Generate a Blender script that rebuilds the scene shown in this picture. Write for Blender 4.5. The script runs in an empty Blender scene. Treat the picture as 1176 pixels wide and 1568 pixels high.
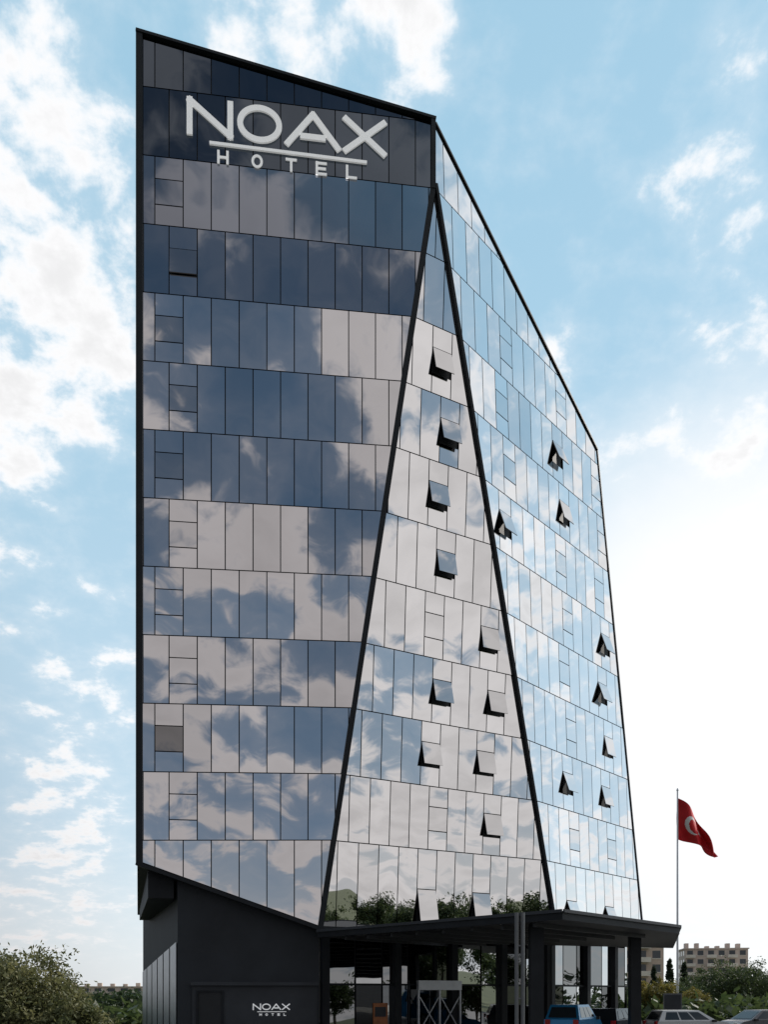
import bpy, math, random
from mathutils import Vector, Matrix, noise
R = math.radians
EYE = 2.4
scene = bpy.context.scene
scene.view_settings.view_transform = 'Standard'
try: scene.view_settings.look = 'None'
except Exception: pass
scene.view_settings.exposure = 0
col = scene.collection

# ------------------------------------------------------------------ materials
def mat(name, color, rough=0.6, metal=0.0, var=0.0, scale=2.0, bump=0.0, spec=0.5, emit=0.0):
    m = bpy.data.materials.new(name); m.use_nodes = True
    nt = m.node_tree; b = nt.nodes['Principled BSDF']
    b.inputs['Roughness'].default_value = rough
    b.inputs['Metallic'].default_value = metal
    b.inputs['Specular IOR Level'].default_value = spec
    b.inputs['Base Color'].default_value = (*color, 1)
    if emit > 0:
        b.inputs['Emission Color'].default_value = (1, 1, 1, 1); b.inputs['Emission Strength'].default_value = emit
    tc = nt.nodes.new('ShaderNodeNewGeometry')
    n = nt.nodes.new('ShaderNodeTexNoise'); n.inputs['Scale'].default_value = scale
    n.inputs['Detail'].default_value = 6
    nt.links.new(tc.outputs['Position'], n.inputs['Vector'])
    if var > 0:
        r = nt.nodes.new('ShaderNodeValToRGB')
        r.color_ramp.elements[0].position = .3; r.color_ramp.elements[1].position = .7
        r.color_ramp.elements[0].color = (*[c*(1-var) for c in color], 1)
        r.color_ramp.elements[1].color = (*[min(1, c*(1+var)) for c in color], 1)
        nt.links.new(n.outputs['Fac'], r.inputs['Fac'])
        nt.links.new(r.outputs['Color'], b.inputs['Base Color'])
    if bump > 0:
        bp = nt.nodes.new('ShaderNodeBump'); bp.inputs['Strength'].default_value = bump
        bp.inputs['Distance'].default_value = .02
        nt.links.new(n.outputs['Fac'], bp.inputs['Height'])
        nt.links.new(bp.outputs['Normal'], b.inputs['Normal'])
    return m

M_dark = mat('dark_frame', (.014, .016, .019), .55, 0, .2, 1.5, spec=.2)
M_body = mat('dark_backing', (.008, .009, .011), .6, 0, .2, 1.0)
M_clad = mat('anthracite_cladding', (.021, .024, .029), .6, 0, .25, .5, spec=.3)
M_clad2 = mat('anthracite_cladding_light', (.034, .037, .043), .5, 0, .18, .8, spec=.3)
M_white = mat('white_sign', (.9, .9, .9), .4, 0, .02, 3, emit=.24)  # faint emission added to whiten the shaded letters, not a lit sign
M_silver = mat('silver_metal', (.5, .52, .55), .35, .8, .1, 3)
M_post = mat('grey_post', (.12, .125, .13), .45, .3, .1, 3)
M_asph = mat('asphalt', (.05, .05, .052), .85, 0, .25, .7, .3)
M_pave = mat('paving', (.24, .23, .21), .8, 0, .2, 1.2, .2)
M_kerb = mat('kerb_stone', (.3, .3, .29), .8, 0, .15, 2)
M_line = mat('road_paint', (.75, .75, .73), .6, 0, .1, 3)
M_grass = mat('dry_grass', (.09, .1, .045), .9, 0, .4, .3)
M_bark = mat('bark', (.09, .07, .05), .9, 0, .3, 6, .5)
M_tyre = mat('tyre', (.02, .02, .02), .8)
M_cglass = mat('car_glass', (.02, .025, .03), .05, 0)
M_red = mat('flag_red', (.6, .012, .018), .7, 0, .12, 2)
M_fwhite = mat('flag_white', (.8, .78, .76), .7)
M_orange = mat('poster_orange', (.35, .12, .04), .5, 0, .3, 2)
M_tail = mat('tail_light', (.4, .01, .01), .2)

def leafmat(name, c1, c2):
    m = bpy.data.materials.new(name); m.use_nodes = True
    nt = m.node_tree; b = nt.nodes['Principled BSDF']
    b.inputs['Roughness'].default_value = .6
    g = nt.nodes.new('ShaderNodeNewGeometry')
    n = nt.nodes.new('ShaderNodeTexNoise'); n.inputs['Scale'].default_value = 1.6; n.inputs['Detail'].default_value = 3
    nt.links.new(g.outputs['Position'], n.inputs['Vector'])
    r = nt.nodes.new('ShaderNodeValToRGB')
    r.color_ramp.elements[0].position = .35; r.color_ramp.elements[1].position = .68
    r.color_ramp.elements[0].color = (*c1, 1); r.color_ramp.elements[1].color = (*c2, 1)
    nt.links.new(n.outputs['Fac'], r.inputs['Fac'])
    nt.links.new(r.outputs['Color'], b.inputs['Base Color'])
    t = nt.nodes.new('ShaderNodeBsdfTranslucent')
    nt.links.new(r.outputs['Color'], t.inputs['Color'])
    mx = nt.nodes.new('ShaderNodeMixShader'); mx.inputs[0].default_value = .4
    nt.links.new(b.outputs[0], mx.inputs[1]); nt.links.new(t.outputs[0], mx.inputs[2])
    nt.links.new(mx.outputs[0], nt.nodes['Material Output'].inputs['Surface'])
    return m
M_leafA = leafmat('olive_foliage', (.08, .095, .035), (.24, .23, .10))
M_leafB = leafmat('green_foliage', (.035, .055, .02), (.09, .12, .04))
M_leafC = leafmat('yellow_foliage', (.12, .11, .025), (.26, .21, .05))
M_leafD = leafmat('dark_foliage', (.02, .035, .018), (.05, .075, .03))

M_glass = bpy.data.materials.new('reflective_glass'); M_glass.use_nodes = True
nt = M_glass.node_tree; b = nt.nodes['Principled BSDF']
b.inputs['Metallic'].default_value = 1; b.inputs['Roughness'].default_value = .012
at = nt.nodes.new('ShaderNodeAttribute'); at.attribute_name = 'tint'
nt.links.new(at.outputs['Vector'], b.inputs['Base Color'])
an = nt.nodes.new('ShaderNodeAttribute'); an.attribute_name = 'pn'
g = nt.nodes.new('ShaderNodeNewGeometry')
nz = nt.nodes.new('ShaderNodeTexNoise'); nz.inputs['Scale'].default_value = .5; nz.inputs['Detail'].default_value = 1.0
nt.links.new(g.outputs['Position'], nz.inputs['Vector'])
s1 = nt.nodes.new('ShaderNodeVectorMath'); s1.operation = 'SUBTRACT'; s1.inputs[1].default_value = (.5, .5, .5)
nt.links.new(nz.outputs['Color'], s1.inputs[0])
s2 = nt.nodes.new('ShaderNodeVectorMath'); s2.operation = 'SCALE'; s2.inputs['Scale'].default_value = .022
nt.links.new(s1.outputs[0], s2.inputs[0])
s3 = nt.nodes.new('ShaderNodeVectorMath'); s3.operation = 'ADD'
nt.links.new(s2.outputs[0], s3.inputs[0]); nt.links.new(an.outputs['Vector'], s3.inputs[1])
s4 = nt.nodes.new('ShaderNodeVectorMath'); s4.operation = 'NORMALIZE'
nt.links.new(s3.outputs[0], s4.inputs[0]); nt.links.new(s4.outputs[0], b.inputs['Normal'])

# ------------------------------------------------------------------ mesh builder
class MB:
    def __init__(s): s.v=[]; s.f=[]; s.m=[]; s.pn=[]; s.t=[]
    def face(s, pts, mi=0, pn=(0,0,1), t=(.5,.5,.5)):
        n=len(s.v); s.v+= [tuple(p) for p in pts]; s.f.append(list(range(n,n+len(pts))))
        s.m.append(mi); s.pn.append(tuple(pn)); s.t.append(t)
    def prism(s, bot, top, mi=0, cap=True):
        n=len(bot)
        for i in range(n):
            j=(i+1)%n; s.face([bot[i],bot[j],top[j],top[i]],mi)
        if cap: s.face(top,mi); s.face(bot[::-1],mi)
    def box(s, x0,x1,y0,y1,z0,z1,mi=0,M=None):
        c=[(x0,y0),(x1,y0),(x1,y1),(x0,y1)]
        bt=[Vector((x,y,z0)) for x,y in c]; tp=[Vector((x,y,z1)) for x,y in c]
        if M is not None: bt=[M@p for p in bt]; tp=[M@p for p in tp]
        s.prism(bt,tp,mi)
    def beam(s,a,b,w,d,n,mi=0):
        a=Vector(a);b=Vector(b);n=Vector(n).normalized();t=(b-a).normalized()
        sd=t.cross(n).normalized(); n=sd.cross(t).normalized()
        q=[sd*w/2+n*d/2,-sd*w/2+n*d/2,-sd*w/2-n*d/2,sd*w/2-n*d/2]
        s.prism([a+k for k in q],[b+k for k in q],mi)
    def tube(s,a,b,r0,r1,k=6,mi=0):
        a=Vector(a);b=Vector(b);t=(b-a).normalized()
        u=t.cross(Vector((.3,.1,1) if abs(t.z)<.9 else (1,0,.1))).normalized();w=t.cross(u)
        A=[a+(u*math.cos(2*math.pi*i/k)+w*math.sin(2*math.pi*i/k))*r0 for i in range(k)]
        B=[b+(u*math.cos(2*math.pi*i/k)+w*math.sin(2*math.pi*i/k))*r1 for i in range(k)]
        s.prism(A,B,mi)
    def obj(s,name,mats,parent=None,glass=False,fix=True):
        me=bpy.data.meshes.new(name); me.from_pydata(s.v,[],s.f)
        for m in mats: me.materials.append(m)
        me.polygons.foreach_set('material_index',s.m)
        if glass:
            a=me.attributes.new('pn','FLOAT_VECTOR','FACE'); a.data.foreach_set('vector',[c for p in s.pn for c in p])
            a=me.attributes.new('tint','FLOAT_VECTOR','FACE'); a.data.foreach_set('vector',[c for p in s.t for c in p])
        me.update()
        o=bpy.data.objects.new(name,me); col.objects.link(o)
        if parent: o.parent=parent
        return o
def empty(name):
    e=bpy.data.objects.new(name,None); col.objects.link(e); e.empty_display_size=.5; return e

# ------------------------------------------------------------------ facade tools
class Plane:
    def __init__(s,O,h,u):
        s.O=Vector(O); s.h=Vector(h); s.u=Vector(u)
        s.n=s.h.cross(s.u).normalized()
        if s.n.y>0: s.n=-s.n
    def p(s,a,z,off=0):
        v=s.O+s.h*a+s.u*(z-s.O.z)+s.n*off
        return Vector((v.x,v.y,v.z+EYE))
def clip(poly,a,b,c):   # keep a*s+b*z<=c
    out=[]
    for i in range(len(poly)):
        p=poly[i];q=poly[(i+1)%len(poly)]
        dp=a*p[0]+b*p[1]-c; dq=a*q[0]+b*q[1]-c
        if dp<=0: out.append(p)
        if dp*dq<0:
            t=dp/(dp-dq); out.append((p[0]+(q[0]-p[0])*t,p[1]+(q[1]-p[1])*t))
    return out
def area(p):
    return abs(sum(p[i][0]*p[(i+1)%len(p)][1]-p[(i+1)%len(p)][0]*p[i][1] for i in range(len(p))))/2
def slab(mb,pl,poly,o0,o1,pn,t):
    F=[pl.p(a,z,o1) for a,z in poly]; B=[pl.p(a,z,o0) for a,z in poly]
    mb.face(F,0,pn,t)
    for i in range(len(F)):
        j=(i+1)%len(F); nn=(F[j]-F[i]).cross(pl.n); 
        if nn.length<1e-6: continue
        mb.face([B[i],B[j],F[j],F[i]],0,nn.normalized(),(.05,.05,.06))
def facade(mb,pl,poly,levels,shear,spacing,offs,tintf,windows,gap=.05,rowtilt=.012,panetilt=.004,seed=1,fr=None,special={}):
    rnd=random.Random(seed); h=gap/2
    smin=min(p[0] for p in poly); smax=max(p[0] for p in poly)
    for k in range(len(levels)-1):
        kk=k-1
        z0,z1=levels[k],levels[k+1]; m0,m1=shear[k],shear[k+1]
        row=clip(poly,m0,-1,-(z0+h)+0); row=clip(row,-m1,1,z1-h)
        if len(row)<3: continue
        rt=rnd.gauss(0,rowtilt); rt2=rnd.gauss(0,rowtilt*.9)
        off=offs[kk%2]; i0=int(math.floor((smin-off)/spacing))-1; i1=int(math.ceil((smax-off)/spacing))+1
        wi={int(math.floor((s-off)/spacing)):op for s,kr,op in windows if kr==kk}
        for i in range(i0,i1):
            a=off+i*spacing+h; b_=off+(i+1)*spacing-h
            pn_=clip(clip(row,-1,0,-a),1,0,b_)
            if len(pn_)<3 or area(pn_)<.02: continue
            def nrm(extra=0):
                return (pl.n+Vector((0,0,1))*(rt+rnd.gauss(0,panetilt)+extra)+pl.h*(rt2+rnd.gauss(0,panetilt))).normalized()
            if i in wi:
                H=z1-z0; zc=z0+m0*(a+b_)/2
                za=zc+H*.30; zb=zc+H*.68
                lo=clip(pn_,0,1,za-h); hi=clip(pn_,0,-1,-(zb+h)); md=clip(clip(pn_,0,-1,-(za+h)),0,1,zb-h)
                for q in (lo,hi):
                    if len(q)>2 and area(q)>.02: slab(mb,pl,q,-.04,.03,nrm(),tintf(kk,rnd))
                if len(md)>2 and area(md)>.5:
                    ang=R(wi[i])
                    if ang==0:
                        tt=tintf(kk,rnd); tt=tuple(c*special.get(kk,.93) for c in tt)
                        slab(mb,pl,md,-.04,.035,nrm(.01),tt)
                    else:
                        zt=max(p[1] for p in md)
                        F=[];Bk=[]
                        for (s_,z_) in md:
                            d=zt-z_
                            F.append(pl.p(s_,zt-d*math.cos(ang),.06+d*math.sin(ang)))
                            Bk.append(pl.p(s_,zt-d*math.cos(ang),.01+d*math.sin(ang)))
                        el=math.atan2(zt-1.2,46.0)
                        an2=min(ang*.42,(el-.26)*.45)
                        n2=(pl.n*math.cos(an2)-pl.u.normalized()*math.sin(an2)+pl.h*rnd.gauss(0,.02)).normalized()
                        mb.face(F,0,n2,tuple(c*.85 for c in tintf(kk,rnd))); mb.face(Bk[::-1],0,-n2,(.03,.03,.03))
                        for q in range(len(F)):
                            j=(q+1)%len(F); mb.face([Bk[q],Bk[j],F[j],F[q]],0,pl.n,(.04,.04,.04))
            else:
                slab(mb,pl,pn_,-.04,.03,nrm(),tintf(kk,rnd))
def inset(poly,d):
    cx=sum(p[0] for p in poly)/len(poly); cz=sum(p[1] for p in poly)/len(poly)
    out=list(poly)
    for i in range(len(poly)):
        p=poly[i];q=poly[(i+1)%len(poly)]
        a=q[1]-p[1]; b_=-(q[0]-p[0]); L=math.hypot(a,b_); a/=L;b_/=L; c=a*p[0]+b_*p[1]
        if a*cx+b_*cz>c: a,b_,c=-a,-b_,-c
        out=clip(out,a,b_,c-d)
    return out

PL=Plane((0,41.7,0),(1,.12,0),(0,0,1))
PM=Plane((-2.42,41.4,7.4),(.88,.476,0),(.027,-.05,1))
PR=Plane((9.04,47.6,7.4),(.678,.735,0),(-.028,.015,1))
polyL=[(-11.72,6.2),(-3.06,3.15),(2.5,39.75),(2.5,43.1),(-11.72,45.5)]
polyM=[(-.6,3.15),(14.1,3.15),(4.6,39.75)]
polyR=[(1.09,3.15),(11.9,3.15),(7.54,34.2),(-8.17,43.1),(-8.3,39.75)]

hotel=empty('hotel_building')

lvL=[1.0]+[7.25+3.25*k for k in range(0,12)]+[47]
shL=[0]+[.2*max(0,(1-k/10))/9 for k in range(0,12)]+[0]
lvL=[z+ (11.72*m) for z,m in zip(lvL,shL)]
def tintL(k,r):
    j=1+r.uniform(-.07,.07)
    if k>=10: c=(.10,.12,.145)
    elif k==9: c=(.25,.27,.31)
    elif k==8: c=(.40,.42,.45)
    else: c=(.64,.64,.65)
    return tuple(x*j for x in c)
def tintM(k,r):
    j=1+r.uniform(-.07,.07); return (.68*j,.675*j,.68*j)
def tintR(k,r):
    j=1+r.uniform(-.06,.06); return (.82*j,.83*j,.84*j)
winL=[]
for k in range(0,10):
    winL.append(((-10.0 if k%2 else -9.6),k,0))
winL=[w if w[1]!=8 else (w[0],8,4) for w in winL]
mb=MB()
facade(mb,PL,inset(polyL,.1),lvL,shL,1.31,{1:-10.9,0:-10.245},tintL,winL,seed=3,rowtilt=.045,panetilt=.004,special={1:.35,7:.75,6:.8,5:.8})
lvM=[1.0]+[7.43+3.23*k for k in range(0,12)]
shM=[0]*len(lvM)
winM=[(5.3,7,17),(5.9,6,18),(5.3,5,17),(5.9,4,15),(5.3,3,0),(8.7,3,13),(5.9,2,17),(9.25,2,17),(5.3,1,17),(8.7,1,15),
      (5.9,0,0),(9.25,0,17),(5.3,-1,14),(8.7,-1,15)]
facade(mb,PM,inset(polyM,.08),lvM,shM,1.14,{1:4.73,0:5.30},tintM,winM,seed=7,rowtilt=.03,panetilt=.007)
winR=[]
for k in range(-1,9):
    winR.append((2.7 if k%2 else 3.3,k,0)); winR.append((7.2 if k%2 else 7.8,k,0))
    if k>=5: winR.append((-2.9 if k%2 else -2.4,k,0))
opR={(2.7,7):20,(3.3,6):14,(-2.9,5):18,(7.8,4):18,(7.2,3):18,(7.8,2):10,(7.2,1):12,(2.7,1):18,(2.7,-1):19,(7.2,-1):18}
winR=[(s,k,opR.get((s,k),0)) for s,k,o in winR]
facade(mb,PR,inset(polyR,.06),lvM+[47],shM+[0],1.14,{1:2.13,0:2.70},tintR,winR,seed=11,rowtilt=.03,panetilt=.009)
mb.obj('glass_panes',[M_glass],hotel,glass=True)

# body behind the glass
mb=MB()
for pl,po in ((PL,polyL),(PM,polyM),(PR,polyR)):
    mb.face([pl.p(a,z,-.06) for a,z in po])
def W(x,y,z): return Vector((x,y,z+EYE))
fl=PL.p(-11.72,6.2,-.06); e1=PL.p(-3.06,3.15,-.06); e2=PR.p(1.09,3.15,-.06); rb=PR.p(11.9,3.15,-.06)
tl=PL.p(-11.72,45.5,-.06); tm=PL.p(2.5,43.1,-.06); tr=PR.p(7.54,34.2,-.06)
bl0=W(-15.1,52,4.8); bl1=W(-15.1,52,44.5); br0=W(15,68,3.15); br1=W(12.5,66,33.5)
for f in ([fl,bl0,bl1,tl],[bl0,br0,br1,bl1],[rb,tr,br1,br0],[tl,bl1,tm],[bl1,br1,tm],[tm,br1,tr],[fl,e1,bl0],[e1,e2,bl0],[e2,br0,bl0],[e2,rb,br0]):
    mb.face(f)
mb.obj('building_body',[M_body],hotel)

# frames
mb=MB()
def edge(pl,a,b_,w,d,off=0): mb.beam(pl.p(a[0],a[1],off),pl.p(b_[0],b_[1],off),w,d,pl.n)
edge(PL,(-11.6,6.1),(-11.6,45.45),.3,.34,.02)
edge(PL,(-11.75,45.47),(2.55,43.05),.13,.4,.03)
edge(PL,(-11.75,6.15),(-3.05,3.1),.16,.34,.03)
edge(PL,(-3.12,3.0),(2.42,39.75),.26,.30,.04)
edge(PL,(2.42,39.6),(2.42,43.1),.22,.33,.05)
edge(PM,(14.05,3.0),(4.6,39.85),.14,.3,.05)
edge(PR,(7.54,34.2),(-8.17,43.1),.10,.2,.02)
edge(PR,(11.9,3.15),(7.54,34.2),.08,.14,.02)
edge(PM,(-.6,3.2),(14.1,3.2),.14,.2,.02)
edge(PR,(1.0,3.2),(11.9,3.2),.14,.2,.02)
mb.obj('facade_frames',[M_dark],hotel)

# ------------------------------------------------------------------ lettering
GL={'N':[((0,0),(0,1)),((0,1),(1,0)),((1,0),(1,1))],
    'A':[((0,0),(.5,1)),((.5,1),(1,0)),((.25,.28),(.75,.28))],
    'X':[((0,1),(1,0)),((0,0),(1,1))],
    'H':[((0,0),(0,1)),((1,0),(1,1)),((0,.5),(1,.5))],
    'T':[((.5,0),(.5,1)),((0,1),(1,1))],
    'E':[((0,0),(0,1)),((0,1),(1,1)),((0,.5),(.9,.5)),((0,0),(1,0))],
    'L':[((0,0),(0,1)),((0,0),(1,0))]}
cnt=[0]
def stroke(mb,pl,a,b_,w,o0,o1,ext=0):
    cnt[0]+=1; e=.004*(cnt[0]%4)
    dx,dz=b_[0]-a[0],b_[1]-a[1]; L=math.hypot(dx,dz); dx/=L;dz/=L
    a=(a[0]-dx*ext,a[1]-dz*ext); b_=(b_[0]+dx*ext,b_[1]+dz*ext)
    q=[(a[0]-dz*w/2,a[1]+dx*w/2),(b_[0]-dz*w/2,b_[1]+dx*w/2),(b_[0]+dz*w/2,b_[1]-dx*w/2),(a[0]+dz*w/2,a[1]-dx*w/2)]
    mb.prism([pl.p(x,z,o0) for x,z in q],[pl.p(x,z,o1+e) for x,z in q])
def ring(mb,pl,cx,cz,rx,rz,w,o0,o1,n=48):
    P=lambda t,k,o: pl.p(cx+(rx+k)*math.cos(t),cz+(rz+k)*math.sin(t),o)
    for i in range(n):
        a=2*math.pi*i/n; c=2*math.pi*(i+1)/n
        mb.face([P(a,-w/2,o1),P(a,w/2,o1),P(c,w/2,o1),P(c,-w/2,o1)])
        mb.face([P(a,w/2,o0),P(c,w/2,o0),P(c,w/2,o1),P(a,w/2,o1)])
        mb.face([P(a,-w/2,o0),P(c,-w/2,o0),P(c,-w/2,o1),P(a,-w/2,o1)])
def letter(mb,pl,ch,x0,x1,z0,z1,w,o0,o1):
    if ch=='O': ring(mb,pl,(x0+x1)/2,(z0+z1)/2,(x1-x0)/2-w/2,(z1-z0)/2-w/2,w,o0,o1); return
    h=w/2
    ex=h if ch in 'HTEL' else 0
    for a,b_ in GL[ch]:
        A=(x0+h+(x1-x0-w)*a[0],z0+h+(z1-z0-w)*a[1]); B=(x0+h+(x1-x0-w)*b_[0],z0+h+(z1-z0-w)*b_[1])
        if ch in 'NAX' and a[0]==b_[0]: e_=h
        elif ch in 'NX' : e_=h*.8
        elif ch=='A' and a[1]!=b_[1]: e_=h*.7
        else: e_=ex
        stroke(mb,pl,A,B,w,o0,o1,e_)
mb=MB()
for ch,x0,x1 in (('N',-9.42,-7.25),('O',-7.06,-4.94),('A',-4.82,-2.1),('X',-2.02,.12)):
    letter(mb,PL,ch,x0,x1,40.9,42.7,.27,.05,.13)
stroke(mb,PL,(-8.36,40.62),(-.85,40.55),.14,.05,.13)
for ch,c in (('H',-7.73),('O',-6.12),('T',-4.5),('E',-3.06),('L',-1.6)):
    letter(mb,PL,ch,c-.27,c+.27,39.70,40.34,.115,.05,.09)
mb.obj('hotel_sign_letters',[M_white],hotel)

# ------------------------------------------------------------------ podium
mb=MB()
A=(-9.99,41.1);B=(-3.2,41.9);C=(-2.9,52);D=(-14.9,52.5)
mb.prism([W(x,y,-2.4) for x,y in (A,B,C,D)],[W(x,y,z) for (x,y),z in zip((A,B,C,D),(5.45,3.6,3.6,4.9))],0)
PP=Plane((0,42.3,0),(1,.12,0),(0,0,1))
def pbox(x0,x1,z0,z1,o0,o1,mi):
    q=[(x0,z0),(x1,z0),(x1,z1),(x0,z1)]
    mb.prism([PP.p(a,z,o0) for a,z in q],[PP.p(a,z,o1) for a,z in q],mi)
pbox(-9.35,-3.25,.38,.55,.01,.32,1)
pbox(-9.3,-3.3,-2.35,.38,.01,.10,1)
pbox(-9.0,-7.9,-2.35,-.02,.10,.13,2)
pbox(-9.1,-9.0,-2.35,.06,.10,.2,3); pbox(-7.9,-7.8,-2.35,.06,.10,.2,3); pbox(-9.1,-7.8,.06,.14,.10,.2,3)
for x in (-8.2,-6.4,-4.7): pbox(x,x+.02,.56,4.2,0.0,.008,2)
for z in (2.0,): pbox(-9.9,-3.3,z,z+.02,0.0,.008,2)
for i in range(6):
    t0=i/6+.012;t1=(i+1)/6-.012
    def q(t,z): 
        return W(A[0]+(D[0]-A[0])*t-.05,A[1]+(D[1]-A[1])*t-.02,z)
    zt=lambda t:2.5-1.2*t
    mb.face([q(t0,-1.9),q(t1,-1.9),q(t1,zt(t1)),q(t0,zt(t0))],4)
# soffit service box under the overhang
mb.prism([W(-11.4,41.0,4.6),W(-10.2,41.2,4.6),W(-12.6,50,4.3),W(-14.4,50,4.3)],[W(-11.4,41.0,6.0),W(-10.2,41.2,5.6),W(-12.6,50,4.9),W(-14.4,50,4.9)],3)
mb.obj('podium_wall',[M_clad,M_clad2,M_body,M_dark,M_silver],hotel)
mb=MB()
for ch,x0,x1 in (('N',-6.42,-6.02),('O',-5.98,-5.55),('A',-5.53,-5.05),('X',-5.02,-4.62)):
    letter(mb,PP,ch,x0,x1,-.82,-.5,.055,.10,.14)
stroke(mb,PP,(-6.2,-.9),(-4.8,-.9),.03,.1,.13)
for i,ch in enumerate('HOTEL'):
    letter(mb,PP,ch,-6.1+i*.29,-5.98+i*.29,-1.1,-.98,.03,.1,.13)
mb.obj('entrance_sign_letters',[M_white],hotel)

# storefront
S1=Plane((-3.0,42.1,0),(.875,.483,0),(0,0,1)); S2=Plane((9.5,49.0,0),(.678,.735,0),(0,0,1))
def tintS(k,r):
    j=r.choice([.35,.6,1.0,1.8]); return (.34*j,.35*j,.36*j)  # pane brightness varied to stand in for bright reflections and see-through patches
mb=MB()
facade(mb,S1,[(0,-2.35),(14.2,-2.35),(14.2,3.1),(0,3.1)],[-2.4,.45,3.2],[0,0,0],1.55,{0:.2,1:.2},tintS,[],gap=.1,rowtilt=.01,panetilt=.03,seed=5)
facade(mb,S2,[(0,-2.35),(9.6,-2.35),(9.6,3.1),(0,3.1)],[-2.4,.45,3.2],[0,0,0],1.55,{0:0,1:0},tintS,[],gap=.1,rowtilt=.01,panetilt=.03,seed=6)
mb.obj('ground_floor_glass',[M_glass],hotel,glass=True)
mb=MB()
for pl,L in ((S1,14.3),(S2,9.8)):
    mb.face([pl.p(0,-2.4,-.05),pl.p(L,-2.4,-.05),pl.p(L,3.15,-.05),pl.p(0,3.15,-.05)])
    for k in (0,4.1,7.6,10.9,14.1):
        if k<L: mb.beam(pl.p(k,-2.4,.15),pl.p(k,3.15,.15),.38,.38,pl.n)
    mb.beam(pl.p(0,.45,.06),pl.p(L,.45,.06),.1,.12,pl.n)
mb.obj('ground_floor_frames',[M_dark],hotel)
mb=MB()
for s in (5.2,6.5,7.8): mb.beam(S1.p(s,-2.4,.5),S1.p(s,.42,.5),.09,.12,S1.n)
mb.beam(S1.p(5.15,.42,.5),S1.p(7.85,.42,.5),.22,.5,Vector((0,0,1)))
for s in (5.25,6.55):
    mb.beam(S1.p(s,-2.0,.5),S1.p(s+1.2,-.2,.5),.05,.05,S1.n); mb.beam(S1.p(s+1.2,-2.0,.56),S1.p(s,-.2,.56),.05,.05,S1.n)
mb.obj('entrance_door_frame',[M_silver],hotel)
mb=MB()
q=[(2.75,-2.2),(3.6,-2.2),(3.6,-.5),(2.75,-.5)]
mb.prism([S1.p(a,z,.06) for a,z in q],[S1.p(a,z,.09) for a,z in q],0)
q=[(2.85,-1.2),(3.5,-1.2),(3.5,-.7),(2.85,-.7)]
mb.prism([S1.p(a,z,.09) for a,z in q],[S1.p(a,z,.1) for a,z in q],1)
mb.obj('orange_poster',[M_orange,M_clad2],hotel)

# canopy
mb=MB()
cp=[(-3.2,40.9),(6.5,30.9),(13.3,38.2),(17.2,50.5),(9.4,47.6),(-3.0,41.1)]
mb.prism([W(x,y,2.68) for x,y in cp],[W(x,y,3.0) for x,y in cp],0)
for i in range(3):
    a=Vector((*cp[i],0));c=Vector((*cp[i+1],0)); n=(c-a).cross(Vector((0,0,1))).normalized()
    mb.beam(W(a.x,a.y,3.0)+n*.05,W(c.x,c.y,3.0)+n*.05,.07,.12,Vector((0,0,1)),1)
for t in [i/9 for i in range(1,9)]:
    a=Vector(cp[0]).lerp(Vector(cp[1]),t)
    mb.beam(W(a.x+.3,a.y+.3,2.6),W(a.x+6.5,a.y+6.9,2.6),.12,.16,Vector((0,0,1)),1)
for x,y,w in ((5.95,33.2,.52),(11.6,39.3,.48)):
    mb.box(x-w/2,x+w/2,y-w/2,y+w/2,0,2.68+EYE,0)
    mb.box(x-w/2-.06,x+w/2+.06,y-w/2-.06,y+w/2+.06,0,.12,1)
mb.obj('entrance_canopy',[M_dark,M_clad2],hotel)

# twin posts before the canopy
mb=MB()
for x in (4.53,4.74): mb.tube((x,29,0),(x,29,2.75+EYE),.07,.07,10)
for z in (.4,2.2,4.0): mb.box(4.5,4.77,28.97,29.03,z,z+.05)
mb.obj('twin_pole_post',[M_post])

# ------------------------------------------------------------------ flag
FS=70/52
mb=MB(); fx,fy=24.2,70.0
mb.tube((fx,fy,0),(fx,fy,12.4*FS+EYE),.10,.06,10); mb.tube((fx,fy,12.4*FS+EYE),(fx,fy,12.55*FS+EYE),.11,.03,8)
pole=mb.obj('flagpole',[M_silver])
mb=MB(); NU,NV=84,56
def fp(u,v):
    x=2.2*(1-(1-u)**1.2)
    zt=11.95-(2.1*u+1.6*u**2.6); zb=11.95-2.55-(-.05*u+1.15*u**1.5)
    z=zb+(zt-zb)*v
    y=.30*math.sin(u*10+v*3.0)+.16*math.sin(v*8+u*4)*u
    x+=.12*math.sin(v*7+u*6)*u
    z+=.07*math.sin(u*12+v*4)*u
    return Vector((fx+.05+x*FS,fy+y*FS,z*FS+EYE))
def inside(u,v):
    X=u*1.5;Y=v
    if math.hypot(X-.5,Y-.5)<.25 and math.hypot(X-.5625,Y-.5)>.2: return True
    dx,dy=X-.79,Y-.5; r=math.hypot(dx,dy)
    if r<.125:
        a=(math.atan2(dy,-dx))%(2*math.pi/5); a=min(a,2*math.pi/5-a)
        return r*math.cos(a-math.pi/5*2)<.04 or r<.05
    return False
for i in range(NU):
    for j in range(NV):
        u0,u1,v0,v1=i/NU,(i+1)/NU,j/NV,(j+1)/NV
        mb.face([fp(u0,v0),fp(u1,v0),fp(u1,v1),fp(u0,v1)],1 if inside((u0+u1)/2,(v0+v1)/2) else 0)
fl_=mb.obj('flag_cloth',[M_red,M_fwhite],pole)

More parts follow.
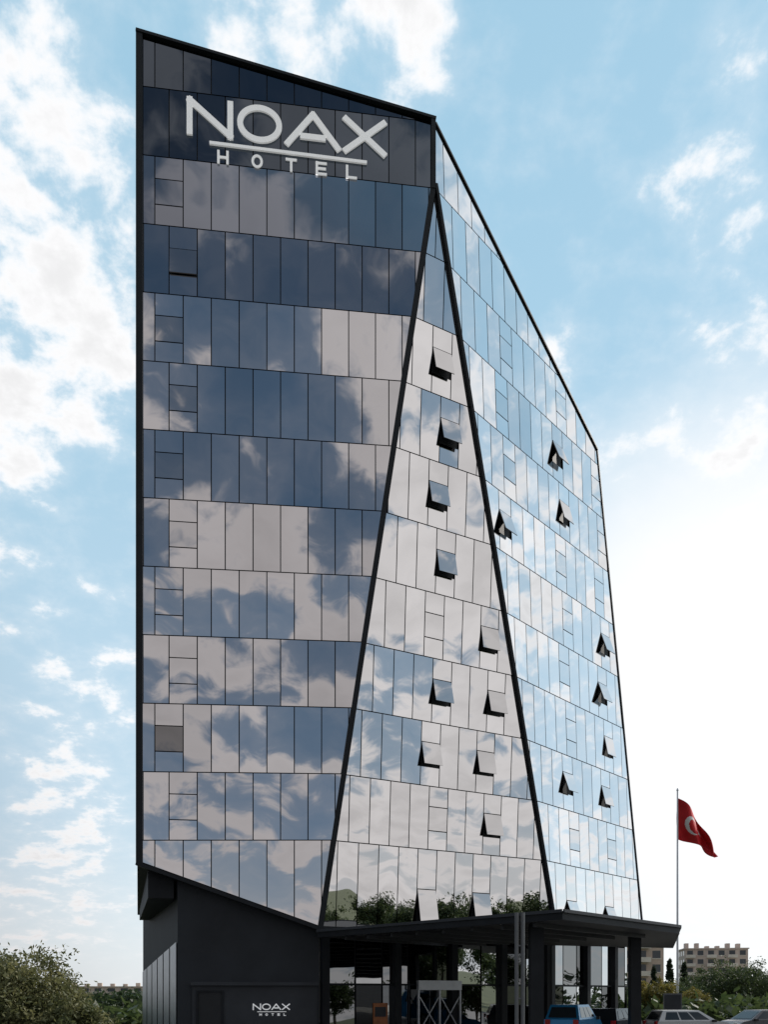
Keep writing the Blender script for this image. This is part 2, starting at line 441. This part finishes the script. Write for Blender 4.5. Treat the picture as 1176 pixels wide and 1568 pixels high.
# ------------------------------------------------------------------ trees
def make_tree(name,H,rad,zc,rz,nclump,per,ls,lm,seed,multi=1,cone=False,loc=(0,0,0),rmin=.3):
    r=random.Random(seed); mb=MB()
    tips=[]
    for i in range(nclump):
        if cone:
            t=r.random()**.8; rr=rad*(1-t)*.9+.1; a=r.uniform(0,6.28)
            tips.append(Vector((rr*math.cos(a)*r.uniform(.4,1),rr*math.sin(a)*r.uniform(.4,1),H*.12+t*H*.86)))
        else:
            while True:
                p=Vector((r.uniform(-1,1),r.uniform(-1,1),r.uniform(-.9,1)))
                if rmin<p.length<1: break
            k=1+.28*noise.noise(p*2.1+Vector((seed,0,0)))*1.6
            tips.append(Vector((p.x*rad*k,p.y*rad*k,zc+p.z*rz*k)))
    for m in range(multi):
        base=Vector((r.uniform(-.15,.15)*(multi-1),r.uniform(-.15,.15)*(multi-1),0))
        fork=Vector((base.x*3+r.uniform(-.2,.2),base.y*3,max(.5,zc-rz*.75)))
        mb.tube(base,fork,H*.022,H*.015,8,0)
        for q in range(5):
            t=r.choice(tips); mid=fork.lerp(t,.5)+Vector((r.uniform(-.2,.2),r.uniform(-.2,.2),r.uniform(0,.3)))
            mb.tube(fork,mid,H*.012,H*.007,6,0); mb.tube(mid,t,H*.007,H*.002,5,0)
            for w in range(3):
                t2=r.choice(tips)
                if (t2-mid).length<rad: mb.tube(mid,t2,H*.005,H*.0015,4,0)
    if cone: mb.tube((0,0,0),(0,0,H*.9),H*.015,H*.003,6,0)
    for c in tips:
        cr=rad*r.uniform(.14,.3)*(.6 if cone else 1)
        for _ in range(per):
            d=Vector((r.gauss(0,1),r.gauss(0,1),r.gauss(0,.8)))*cr*.55
            p=c+d
            if p.z<.15: continue
            a=Vector((r.gauss(0,1),r.gauss(0,1),r.gauss(0,1))).normalized()
            b_=a.cross(Vector((r.gauss(0,1),r.gauss(0,1),r.gauss(0,1)))).normalized()
            s=ls*r.uniform(.6,1.3)
            mb.face([p-a*s,p+b_*s*.45,p+a*s,p-b_*s*.45],1)
    o=mb.obj(name,[M_bark,lm]); o.location=loc
    return o
def dup(o,name,loc,rz=0,s=1):
    n=bpy.data.objects.new(name,o.data); col.objects.link(n); n.location=loc; n.rotation_euler=(0,0,rz); n.scale=(s,s,s); return n

make_tree('olive_tree',3.8,1.8,1.95,1.5,220,150,.07,M_leafA,4,3,loc=(-10.9,25.2,0),rmin=.15)
make_tree('olive_tree.001',3.0,1.25,1.3,1.05,120,130,.07,M_leafA,9,3,loc=(-9.1,24.6,-.1),rmin=.1)
make_tree('olive_tree.002',3.4,1.6,1.8,1.45,120,130,.07,M_leafA,14,3,loc=(-13.0,27,0),rmin=.1)
bt=make_tree('broadleaf_tree',8,3.2,5.2,2.8,110,70,.2,M_leafB,21,1,loc=(44,24,0))
for i,(x,y,s,rz) in enumerate([(50,16,.9,1),(56,30,1.1,2),(38,12,.7,3),(62,20,1.0,4),(47,36,.9,5),(66,38,1.1,.5),(42,3,.8,2.2),(58,6,1.0,1.1),(75,48,1.2,.3),(70,58,1.0,.9)]):
    dup(bt,'broadleaf_tree.%03d'%(i+1),(x,y,0),rz,s)
cy=make_tree('cypress_tree',6.2,.9,3,3,130,55,.13,M_leafD,31,1,True,loc=(31.3,93,0))
dup(cy,'cypress_tree.001',(33.6,95,0),1,.95)
dup(cy,'cypress_tree.002',(28.6,90,0),2,.85)
rt=make_tree('round_tree',5.4,2.8,3.3,2.1,110,90,.12,M_leafB,41,1,loc=(33.8,85,0))
dup(rt,'round_tree.001',(37.5,86,0),2,1.0); dup(rt,'round_tree.002',(29.9,84,-.8),3,.85); dup(rt,'round_tree.003',(41,88,0),3.4,.75)
yt=make_tree('autumn_tree',3.6,1.5,2.2,1.2,70,70,.1,M_leafC,51,1,loc=(21.8,68,0))
dup(yt,'autumn_tree.001',(26.3,72,0),1.4,.8)

def belt(name,rows,lm,seed):
    r=random.Random(seed); mb=MB()
    for (x0,x1,y,h,n) in rows:
        for i in range(n):
            x=r.uniform(x0,x1); yy=y+r.uniform(-12,12); hh=h*(.65+.5*abs(noise.noise(Vector((x*.08,yy*.03,seed)))) )*r.uniform(.7,1.1)
            z=hh*math.sqrt(r.random())
            for k in range(6):
                p=Vector((x+r.gauss(0,.6),yy+r.gauss(0,.6),z+r.gauss(0,.4)))
                a=Vector((r.gauss(0,1),r.gauss(0,1),r.gauss(0,1))).normalized(); b_=a.cross(Vector((0,.3,1))).normalized(); s=r.uniform(.25,.6)
                mb.face([p-a*s,p+b_*s*.6,p+a*s,p-b_*s*.6])
    return mb.obj(name,[lm])
belt('distant_tree_belt',[(-110,-30,150,2.7,1800),(30,140,140,4.2,2600),(60,200,60,6,1500)],M_leafD,3)
belt('roadside_shrubs',[(20,60,75,1.9,1500),(-40,-16,60,1.2,900)],M_leafB,5)

# ------------------------------------------------------------------ apartments
def apartment(name,cx,cy,w,d,h,nf,colr,rot,seed,bays=5):
    r=random.Random(seed); e=empty(name); e.location=(cx,cy,0); e.rotation_euler=(0,0,rot)
    mw=mat(name+'_wall',colr,.85,0,.12,.3); mt=mat(name+'_trim',(.6,.56,.5),.8,0,.1,.5)
    mg=mat(name+'_window',(.04,.05,.06),.15)
    mb=MB(); mb.box(-w/2,w/2,-d/2,d/2,0,h)
    mb.box(-w/2-.3,w/2+.3,-d/2-.3,d/2+.3,h,h+.35)
    fh=h/nf
    for i in range(bays):
        mb.box(-w/2+w*(i+.3)/bays,-w/2+w*(i+.65)/bays,-1,1.5,h+.35,h+.35+r.uniform(.8,1.8))
    o=mb.obj('walls',[mw],e)
    mb=MB(); m2=MB()
    bw=w/bays
    for f in range(nf):
        for i in range(bays):
            x=-w/2+bw*(i+.5); z=f*fh
            m2.box(x-bw*.28,x+bw*.28,-d/2-.02,-d/2+.1,z+fh*.3,z+fh*.85)
            if i%2==0:
                mb.box(x-bw*.46,x+bw*.46,-d/2-1.3,-d/2-.03,z,z+.18); mb.box(x-bw*.46,x+bw*.46,-d/2-1.3,-d/2-1.2,z+.18,z+fh*.36)
            else: mb.box(x-bw*.33,x+bw*.33,-d/2-.12,-d/2-.03,z+fh*.24,z+fh*.3)
        for j in range(3):
            y=-d/2+d*(j+.5)/3; m2.box(-w/2-.02,-w/2+.1,y-.8,y+.8,f*fh+fh*.3,f*fh+fh*.85); m2.box(w/2-.1,w/2+.02,y-.8,y+.8,f*fh+fh*.3,f*fh+fh*.85)
    mb.obj('balconies',[mt],e); m2.obj('windows',[mg],e)
apartment('apartment_block',56.5,200,14,12,15.8,5,(.45,.36,.30),R(8),1,4)
apartment('apartment_block.001',100.5,260,18.0,12,15.6,6,(.5,.42,.37),R(-10),2,6)
apartment('apartment_block.002',107,235,15,12,6.2,2,(.75,.72,.68),R(-12),3,5)
apartment('apartment_block.003',-98,300,26,12,4.5,2,(.5,.42,.36),R(12),4,6)
apartment('apartment_block.004',79,300,9,12,10.5,4,(.62,.58,.54),R(5),7,3)

# ------------------------------------------------------------------ cars
def car(name,loc,rz,colr,H=1.6,L=4.2,hw=.88):
    e=empty(name); e.location=loc; e.rotation_euler=(0,0,rz)
    mp=mat(name+'_paint',colr,.25,.3,.03,3)
    k=L/4.2; b_=H/1.6
    prof=[(-2.1,.28),(-2.13,.72),(-2.05,1.0*b_),(1.15,1.0*b_),(1.7,.92*b_),(2.05,.75*b_),(2.12,.5),(2.1,.28)]
    mb=MB(); Lf=[Vector((x*k,-hw,z)) for x,z in prof]; Rt=[Vector((x*k,hw,z)) for x,z in prof]
    mb.prism(Lf,Rt)
    o=mb.obj('body',[mp],e); bv=o.modifiers.new('b','BEVEL'); bv.width=.07; bv.segments=3; bv.limit_method='ANGLE'
    bot=[Vector((x*k,y,.985*b_)) for x,y in ((-2.02,-hw+.04),(1.2,-hw+.04),(1.2,hw-.04),(-2.02,hw-.04))]
    top=[Vector((x*k,y,H)) for x,y in ((-1.7,-hw+.22),(.25,-hw+.22),(.25,hw-.22),(-1.7,hw-.22))]
    mb=MB(); mb.prism(bot,top); o=mb.obj('cabin',[mp],e); bv=o.modifiers.new('b','BEVEL'); bv.width=.06; bv.segments=3
    mb=MB()
    for i in range(4):
        j=(i+1)%4; P=lambda u,v:(bot[i].lerp(bot[j],u)).lerp(top[i].lerp(top[j],u),v)
        n=(bot[j]-bot[i]).cross(top[i]-bot[i]).normalized()*.012
        sp=[(.1,.36),(.39,.62),(.65,.9)] if i in (0,2) else [(.08,.92)]
        for u0,u1 in sp: mb.face([P(u0,.14)+n,P(u1,.14)+n,P(u1,.84)+n,P(u0,.84)+n])
    mb.obj('windows',[M_cglass],e)
    mb=MB()
    for x in (-1.3,1.3):
        for s in (-1,1):
            mb.tube((x*k,s*(hw-.2),.32),(x*k,s*(hw+.015),.32),.32,.32,24,0); mb.tube((x*k,s*(hw+.0),.32),(x*k,s*(hw+.03),.32),.19,.17,12,1)
    mb.obj('wheels',[M_tyre,M_silver],e)
    mb=MB()
    for s in (-1,1):
        mb.box(-2.15*k,-2.0*k,s*(hw-.2)-.12,s*(hw-.2)+.12,.75,1.0*b_,0); mb.box(1.98*k,2.13*k,s*(hw-.22)-.15,s*(hw-.22)+.15,.6,.75,1)
        mb.box(.85*k,1.05*k,s*(hw+.08)-.08,s*(hw+.08)+.08,.95*b_,1.08*b_,2)
    mb.box(-2.16*k,-2.1*k,-.26,.26,.5,.62,1)
    mb.obj('lights_and_mirrors',[M_tail,M_fwhite,M_tyre],e)
car('blue_car',(9.4,42.0,0),R(62),(.03,.22,.45),1.85,4.3)
car('dark_car',(12.4,45.6,0),R(55),(.03,.035,.045),1.6)
car('silver_car',(16.3,45.5,0),R(8),(.45,.46,.47),1.5,4.3)
car('grey_car',(21.3,48.5,0),R(200),(.1,.1,.11),1.45)

mb=MB(); mb.box(-.62,.62,-.06,.06,1.1,2.4,0); mb.box(-.5,-.42,-.04,.04,0,1.1,1); mb.box(.42,.5,-.04,.04,0,1.1,1); mb.box(-.55,.55,-.075,-.06,1.2,2.3,1)
o=mb.obj('information_board',[M_post,M_clad2]); o.location=(20.4,60,0); o.rotation_euler=(0,0,R(-15))

# ------------------------------------------------------------------ ground
def sheet(name,pts,z,m):
    mb=MB(); mb.face([(x,y,z) for x,y in pts]); return mb.obj(name,[m])
sheet('ground',[(-2500,-1500),(2500,-1500),(2500,4000),(-2500,4000)],0,M_grass)
sheet('parking_lot',[(-60,-60),(34,-60),(34,66),(-60,66)],.004,M_asph)
sheet('forecourt_paving',[(-17,38.5),(5.5,28),(16,37),(19,60),(16,70),(-17,56)],.008,M_pave)
mb=MB(); 
for a,c in (((-17,38.4),(5.5,27.9)),((34,-60),(34,66)),((34,66),(-60,66))): mb.beam((*a,.06),(*c,.06),.15,.13,(0,0,1))
mb.obj('kerb',[M_kerb])
mb=MB()
for i in range(8):
    x=14.5+i*2.6; mb.face([(x,48,.012),(x+.12,48,.012),(x+.12,53,.012),(x,53,.012)])
mb.obj('parking_markings',[M_line])

# ------------------------------------------------------------------ sky + sun
SAZ,SEL=50,36
w=bpy.data.worlds.new('World'); scene.world=w; w.use_nodes=True
try:
    w.cycles.sampling_method='MANUAL'; w.cycles.sample_map_resolution=256
except Exception: pass
nt=w.node_tree; nt.nodes.clear(); N=nt.nodes.new; Lk=nt.links.new
out=N('ShaderNodeOutputWorld')
sky=N('ShaderNodeTexSky'); sky.sky_type='NISHITA'; sky.sun_disc=False
sky.sun_elevation=R(SEL); sky.sun_rotation=R(SAZ); sky.air_density=1.0; sky.dust_density=.6; sky.ozone_density=1.2
tc=N('ShaderNodeTexCoord'); sp=N('ShaderNodeSeparateXYZ'); Lk(tc.outputs['Generated'],sp.inputs[0])
def M(op,a,b=None,c=None,cl=False):
    n=N('ShaderNodeMath'); n.operation=op; n.use_clamp=cl
    for i,x in enumerate((a,b,c)):
        if x is None: continue
        if isinstance(x,(int,float)): n.inputs[i].default_value=x
        else: Lk(x,n.inputs[i])
    return n.outputs[0]
def sm(x,a,b,o0=0,o1=1):
    n=N('ShaderNodeMapRange'); n.interpolation_type='SMOOTHSTEP'
    Lk(x,n.inputs[0]); n.inputs[1].default_value=a; n.inputs[2].default_value=b; n.inputs[3].default_value=o0; n.inputs[4].default_value=o1
    return n.outputs[0]
def mixc(f,a,b):
    n=N('ShaderNodeMix'); n.data_type='RGBA'
    for i,x in ((0,f),(6,a),(7,b)):
        if isinstance(x,(int,float)): n.inputs[i].default_value=x
        elif isinstance(x,tuple): n.inputs[i].default_value=(*x,1)
        else: Lk(x,n.inputs[i])
    return n.outputs[2]
def blob(c,r0,r1,amp):
    c=Vector(c).normalized(); d=N('ShaderNodeVectorMath'); d.operation='DOT_PRODUCT'; Lk(tc.outputs['Generated'],d.inputs[0]); d.inputs[1].default_value=c
    return sm(d.outputs['Value'],math.cos(R(r0)),math.cos(R(r1)),0,amp)
S=Vector((math.sin(R(SAZ))*math.cos(R(SEL)),math.cos(R(SAZ))*math.cos(R(SEL)),math.sin(R(SEL))))
d=N('ShaderNodeVectorMath'); d.operation='DOT_PRODUCT'; Lk(tc.outputs['Generated'],d.inputs[0]); d.inputs[1].default_value=S
dv=d.outputs['Value']
near=sm(dv,.0,.5)
q=1/.14
up=sm(sp.outputs[2],.02,.75)
front=mixc(up,(.68*q,.83*q,.92*q),(.40*q,.67*q,.84*q))
back=mixc(up,(.19*q,.25*q,.33*q),(.045*q,.09*q,.15*q))
air=mixc(near,back,front)
air=mixc(blob((.85,-.52,.45),48,18,.72),air,(.12*q,.20*q,.30*q))
skyc=mixc(.83,sky.outputs[0],air)
bg=N('ShaderNodeBackground'); bg.inputs['Strength'].default_value=.14; Lk(skyc,bg.inputs['Color'])
zc=M('ADD',M('MAXIMUM',sp.outputs[2],0.0),.32)
cv=N('ShaderNodeCombineXYZ'); Lk(M('DIVIDE',sp.outputs[0],zc),cv.inputs[0]); Lk(M('DIVIDE',sp.outputs[1],zc),cv.inputs[1])
def noise_(sc,de,ro,di):
    n=N('ShaderNodeTexNoise'); n.inputs['Scale'].default_value=sc; n.inputs['Detail'].default_value=de; n.inputs['Roughness'].default_value=ro; n.inputs['Distortion'].default_value=di
    Lk(cv.outputs[0],n.inputs['Vector']); return n.outputs['Fac']
nf=noise_(13,6,.6,.1)
nb=noise_(5.5,6,.57,.15)
n2=noise_(3.0,2,.5,0)
fb=sm(sp.outputs[1],-.15,.25)
base=N('ShaderNodeMix'); base.data_type='FLOAT'; Lk(fb,base.inputs[0]); Lk(nb,base.inputs[2]); Lk(nf,base.inputs[3])
tot=M('ADD',base.outputs[0],M('MULTIPLY',M('SUBTRACT',n2,.5),.45))
def px(x,y): return ((x-588)/1300,1,(1520-y)/1300)
for bdef in [(px(40,60),7,2,.12),(px(20,220),7,2,.10),(px(130,400),6,1.5,.13),(px(90,560),6,2,.16),(px(0,660),4,1,.13),(px(560,80),5,1.5,.18),(px(400,50),4,1,.10),
             (px(1100,160),3,1,.12),(px(1070,330),3.5,1,.12),(px(870,530),2.5,1,.12),(px(1120,620),5,2,.14),(px(960,660),3,1,.1),
             (px(190,1040),3,1,.13),(px(120,1110),4,1,.11),(px(110,1240),5,1,.18),(px(80,1390),5,1,.10),
             ((.1,-1,.5),85,40,.070),((.9,-.5,.15),30,10,.08),((1,.1,.4),30,10,.08)]:
    tot=M('ADD',tot,blob(*bdef))
tot=M('SUBTRACT',tot,blob((0,1,.5),60,35,.06))
clF=sm(tot,.54,.72); clB=sm(tot,.54,.63)
mcl=N('ShaderNodeMix'); mcl.data_type='FLOAT'; Lk(fb,mcl.inputs[0]); Lk(clB,mcl.inputs[2]); Lk(clF,mcl.inputs[3])
cl=mcl.outputs[0]
hz=blob((.42,1,.34),20,6,.97)
lowhz=sm(sp.outputs[2],.0,.22,.55,0)
veil=sm(tot,.35,.7,0,.24)
cl2=M('SUBTRACT',1,M('MULTIPLY',M('MULTIPLY',M('MULTIPLY',M('SUBTRACT',1,cl),M('SUBTRACT',1,hz)),M('SUBTRACT',1,lowhz)),M('SUBTRACT',1,veil)))
thick=sm(tot,.60,.88,1,.82)
cc=mixc(near,(.56,.525,.525),(1.05,1.05,1.06))
cc=mixc(blob((.85,-.52,.45),48,18,.8),cc,(.84,.81,.80))
cb=N('ShaderNodeBackground'); Lk(cc,cb.inputs['Color']); Lk(thick,cb.inputs['Strength'])
ms=N('ShaderNodeMixShader'); Lk(cl2,ms.inputs[0]); Lk(bg.outputs[0],ms.inputs[1]); Lk(cb.outputs[0],ms.inputs[2]); Lk(ms.outputs[0],out.inputs['Surface'])

sl=bpy.data.lights.new('sun','SUN'); sl.energy=4; sl.angle=R(.5); sl.color=(1,.94,.86)
so=bpy.data.objects.new('sun',sl); col.objects.link(so); so.rotation_euler=(-S).to_track_quat('-Z','Y').to_euler(); so.location=(30,20,60)

# ------------------------------------------------------------------ camera
cam=bpy.data.cameras.new('camera'); co=bpy.data.objects.new('camera',cam); col.objects.link(co)
co.location=(0,0,EYE); co.rotation_euler=(R(90),0,0)
cam.sensor_fit='HORIZONTAL'; cam.sensor_width=36; cam.lens=1300/1176*36; cam.shift_y=736/1176
cam.clip_end=6000; cam.clip_start=.1
scene.camera=co
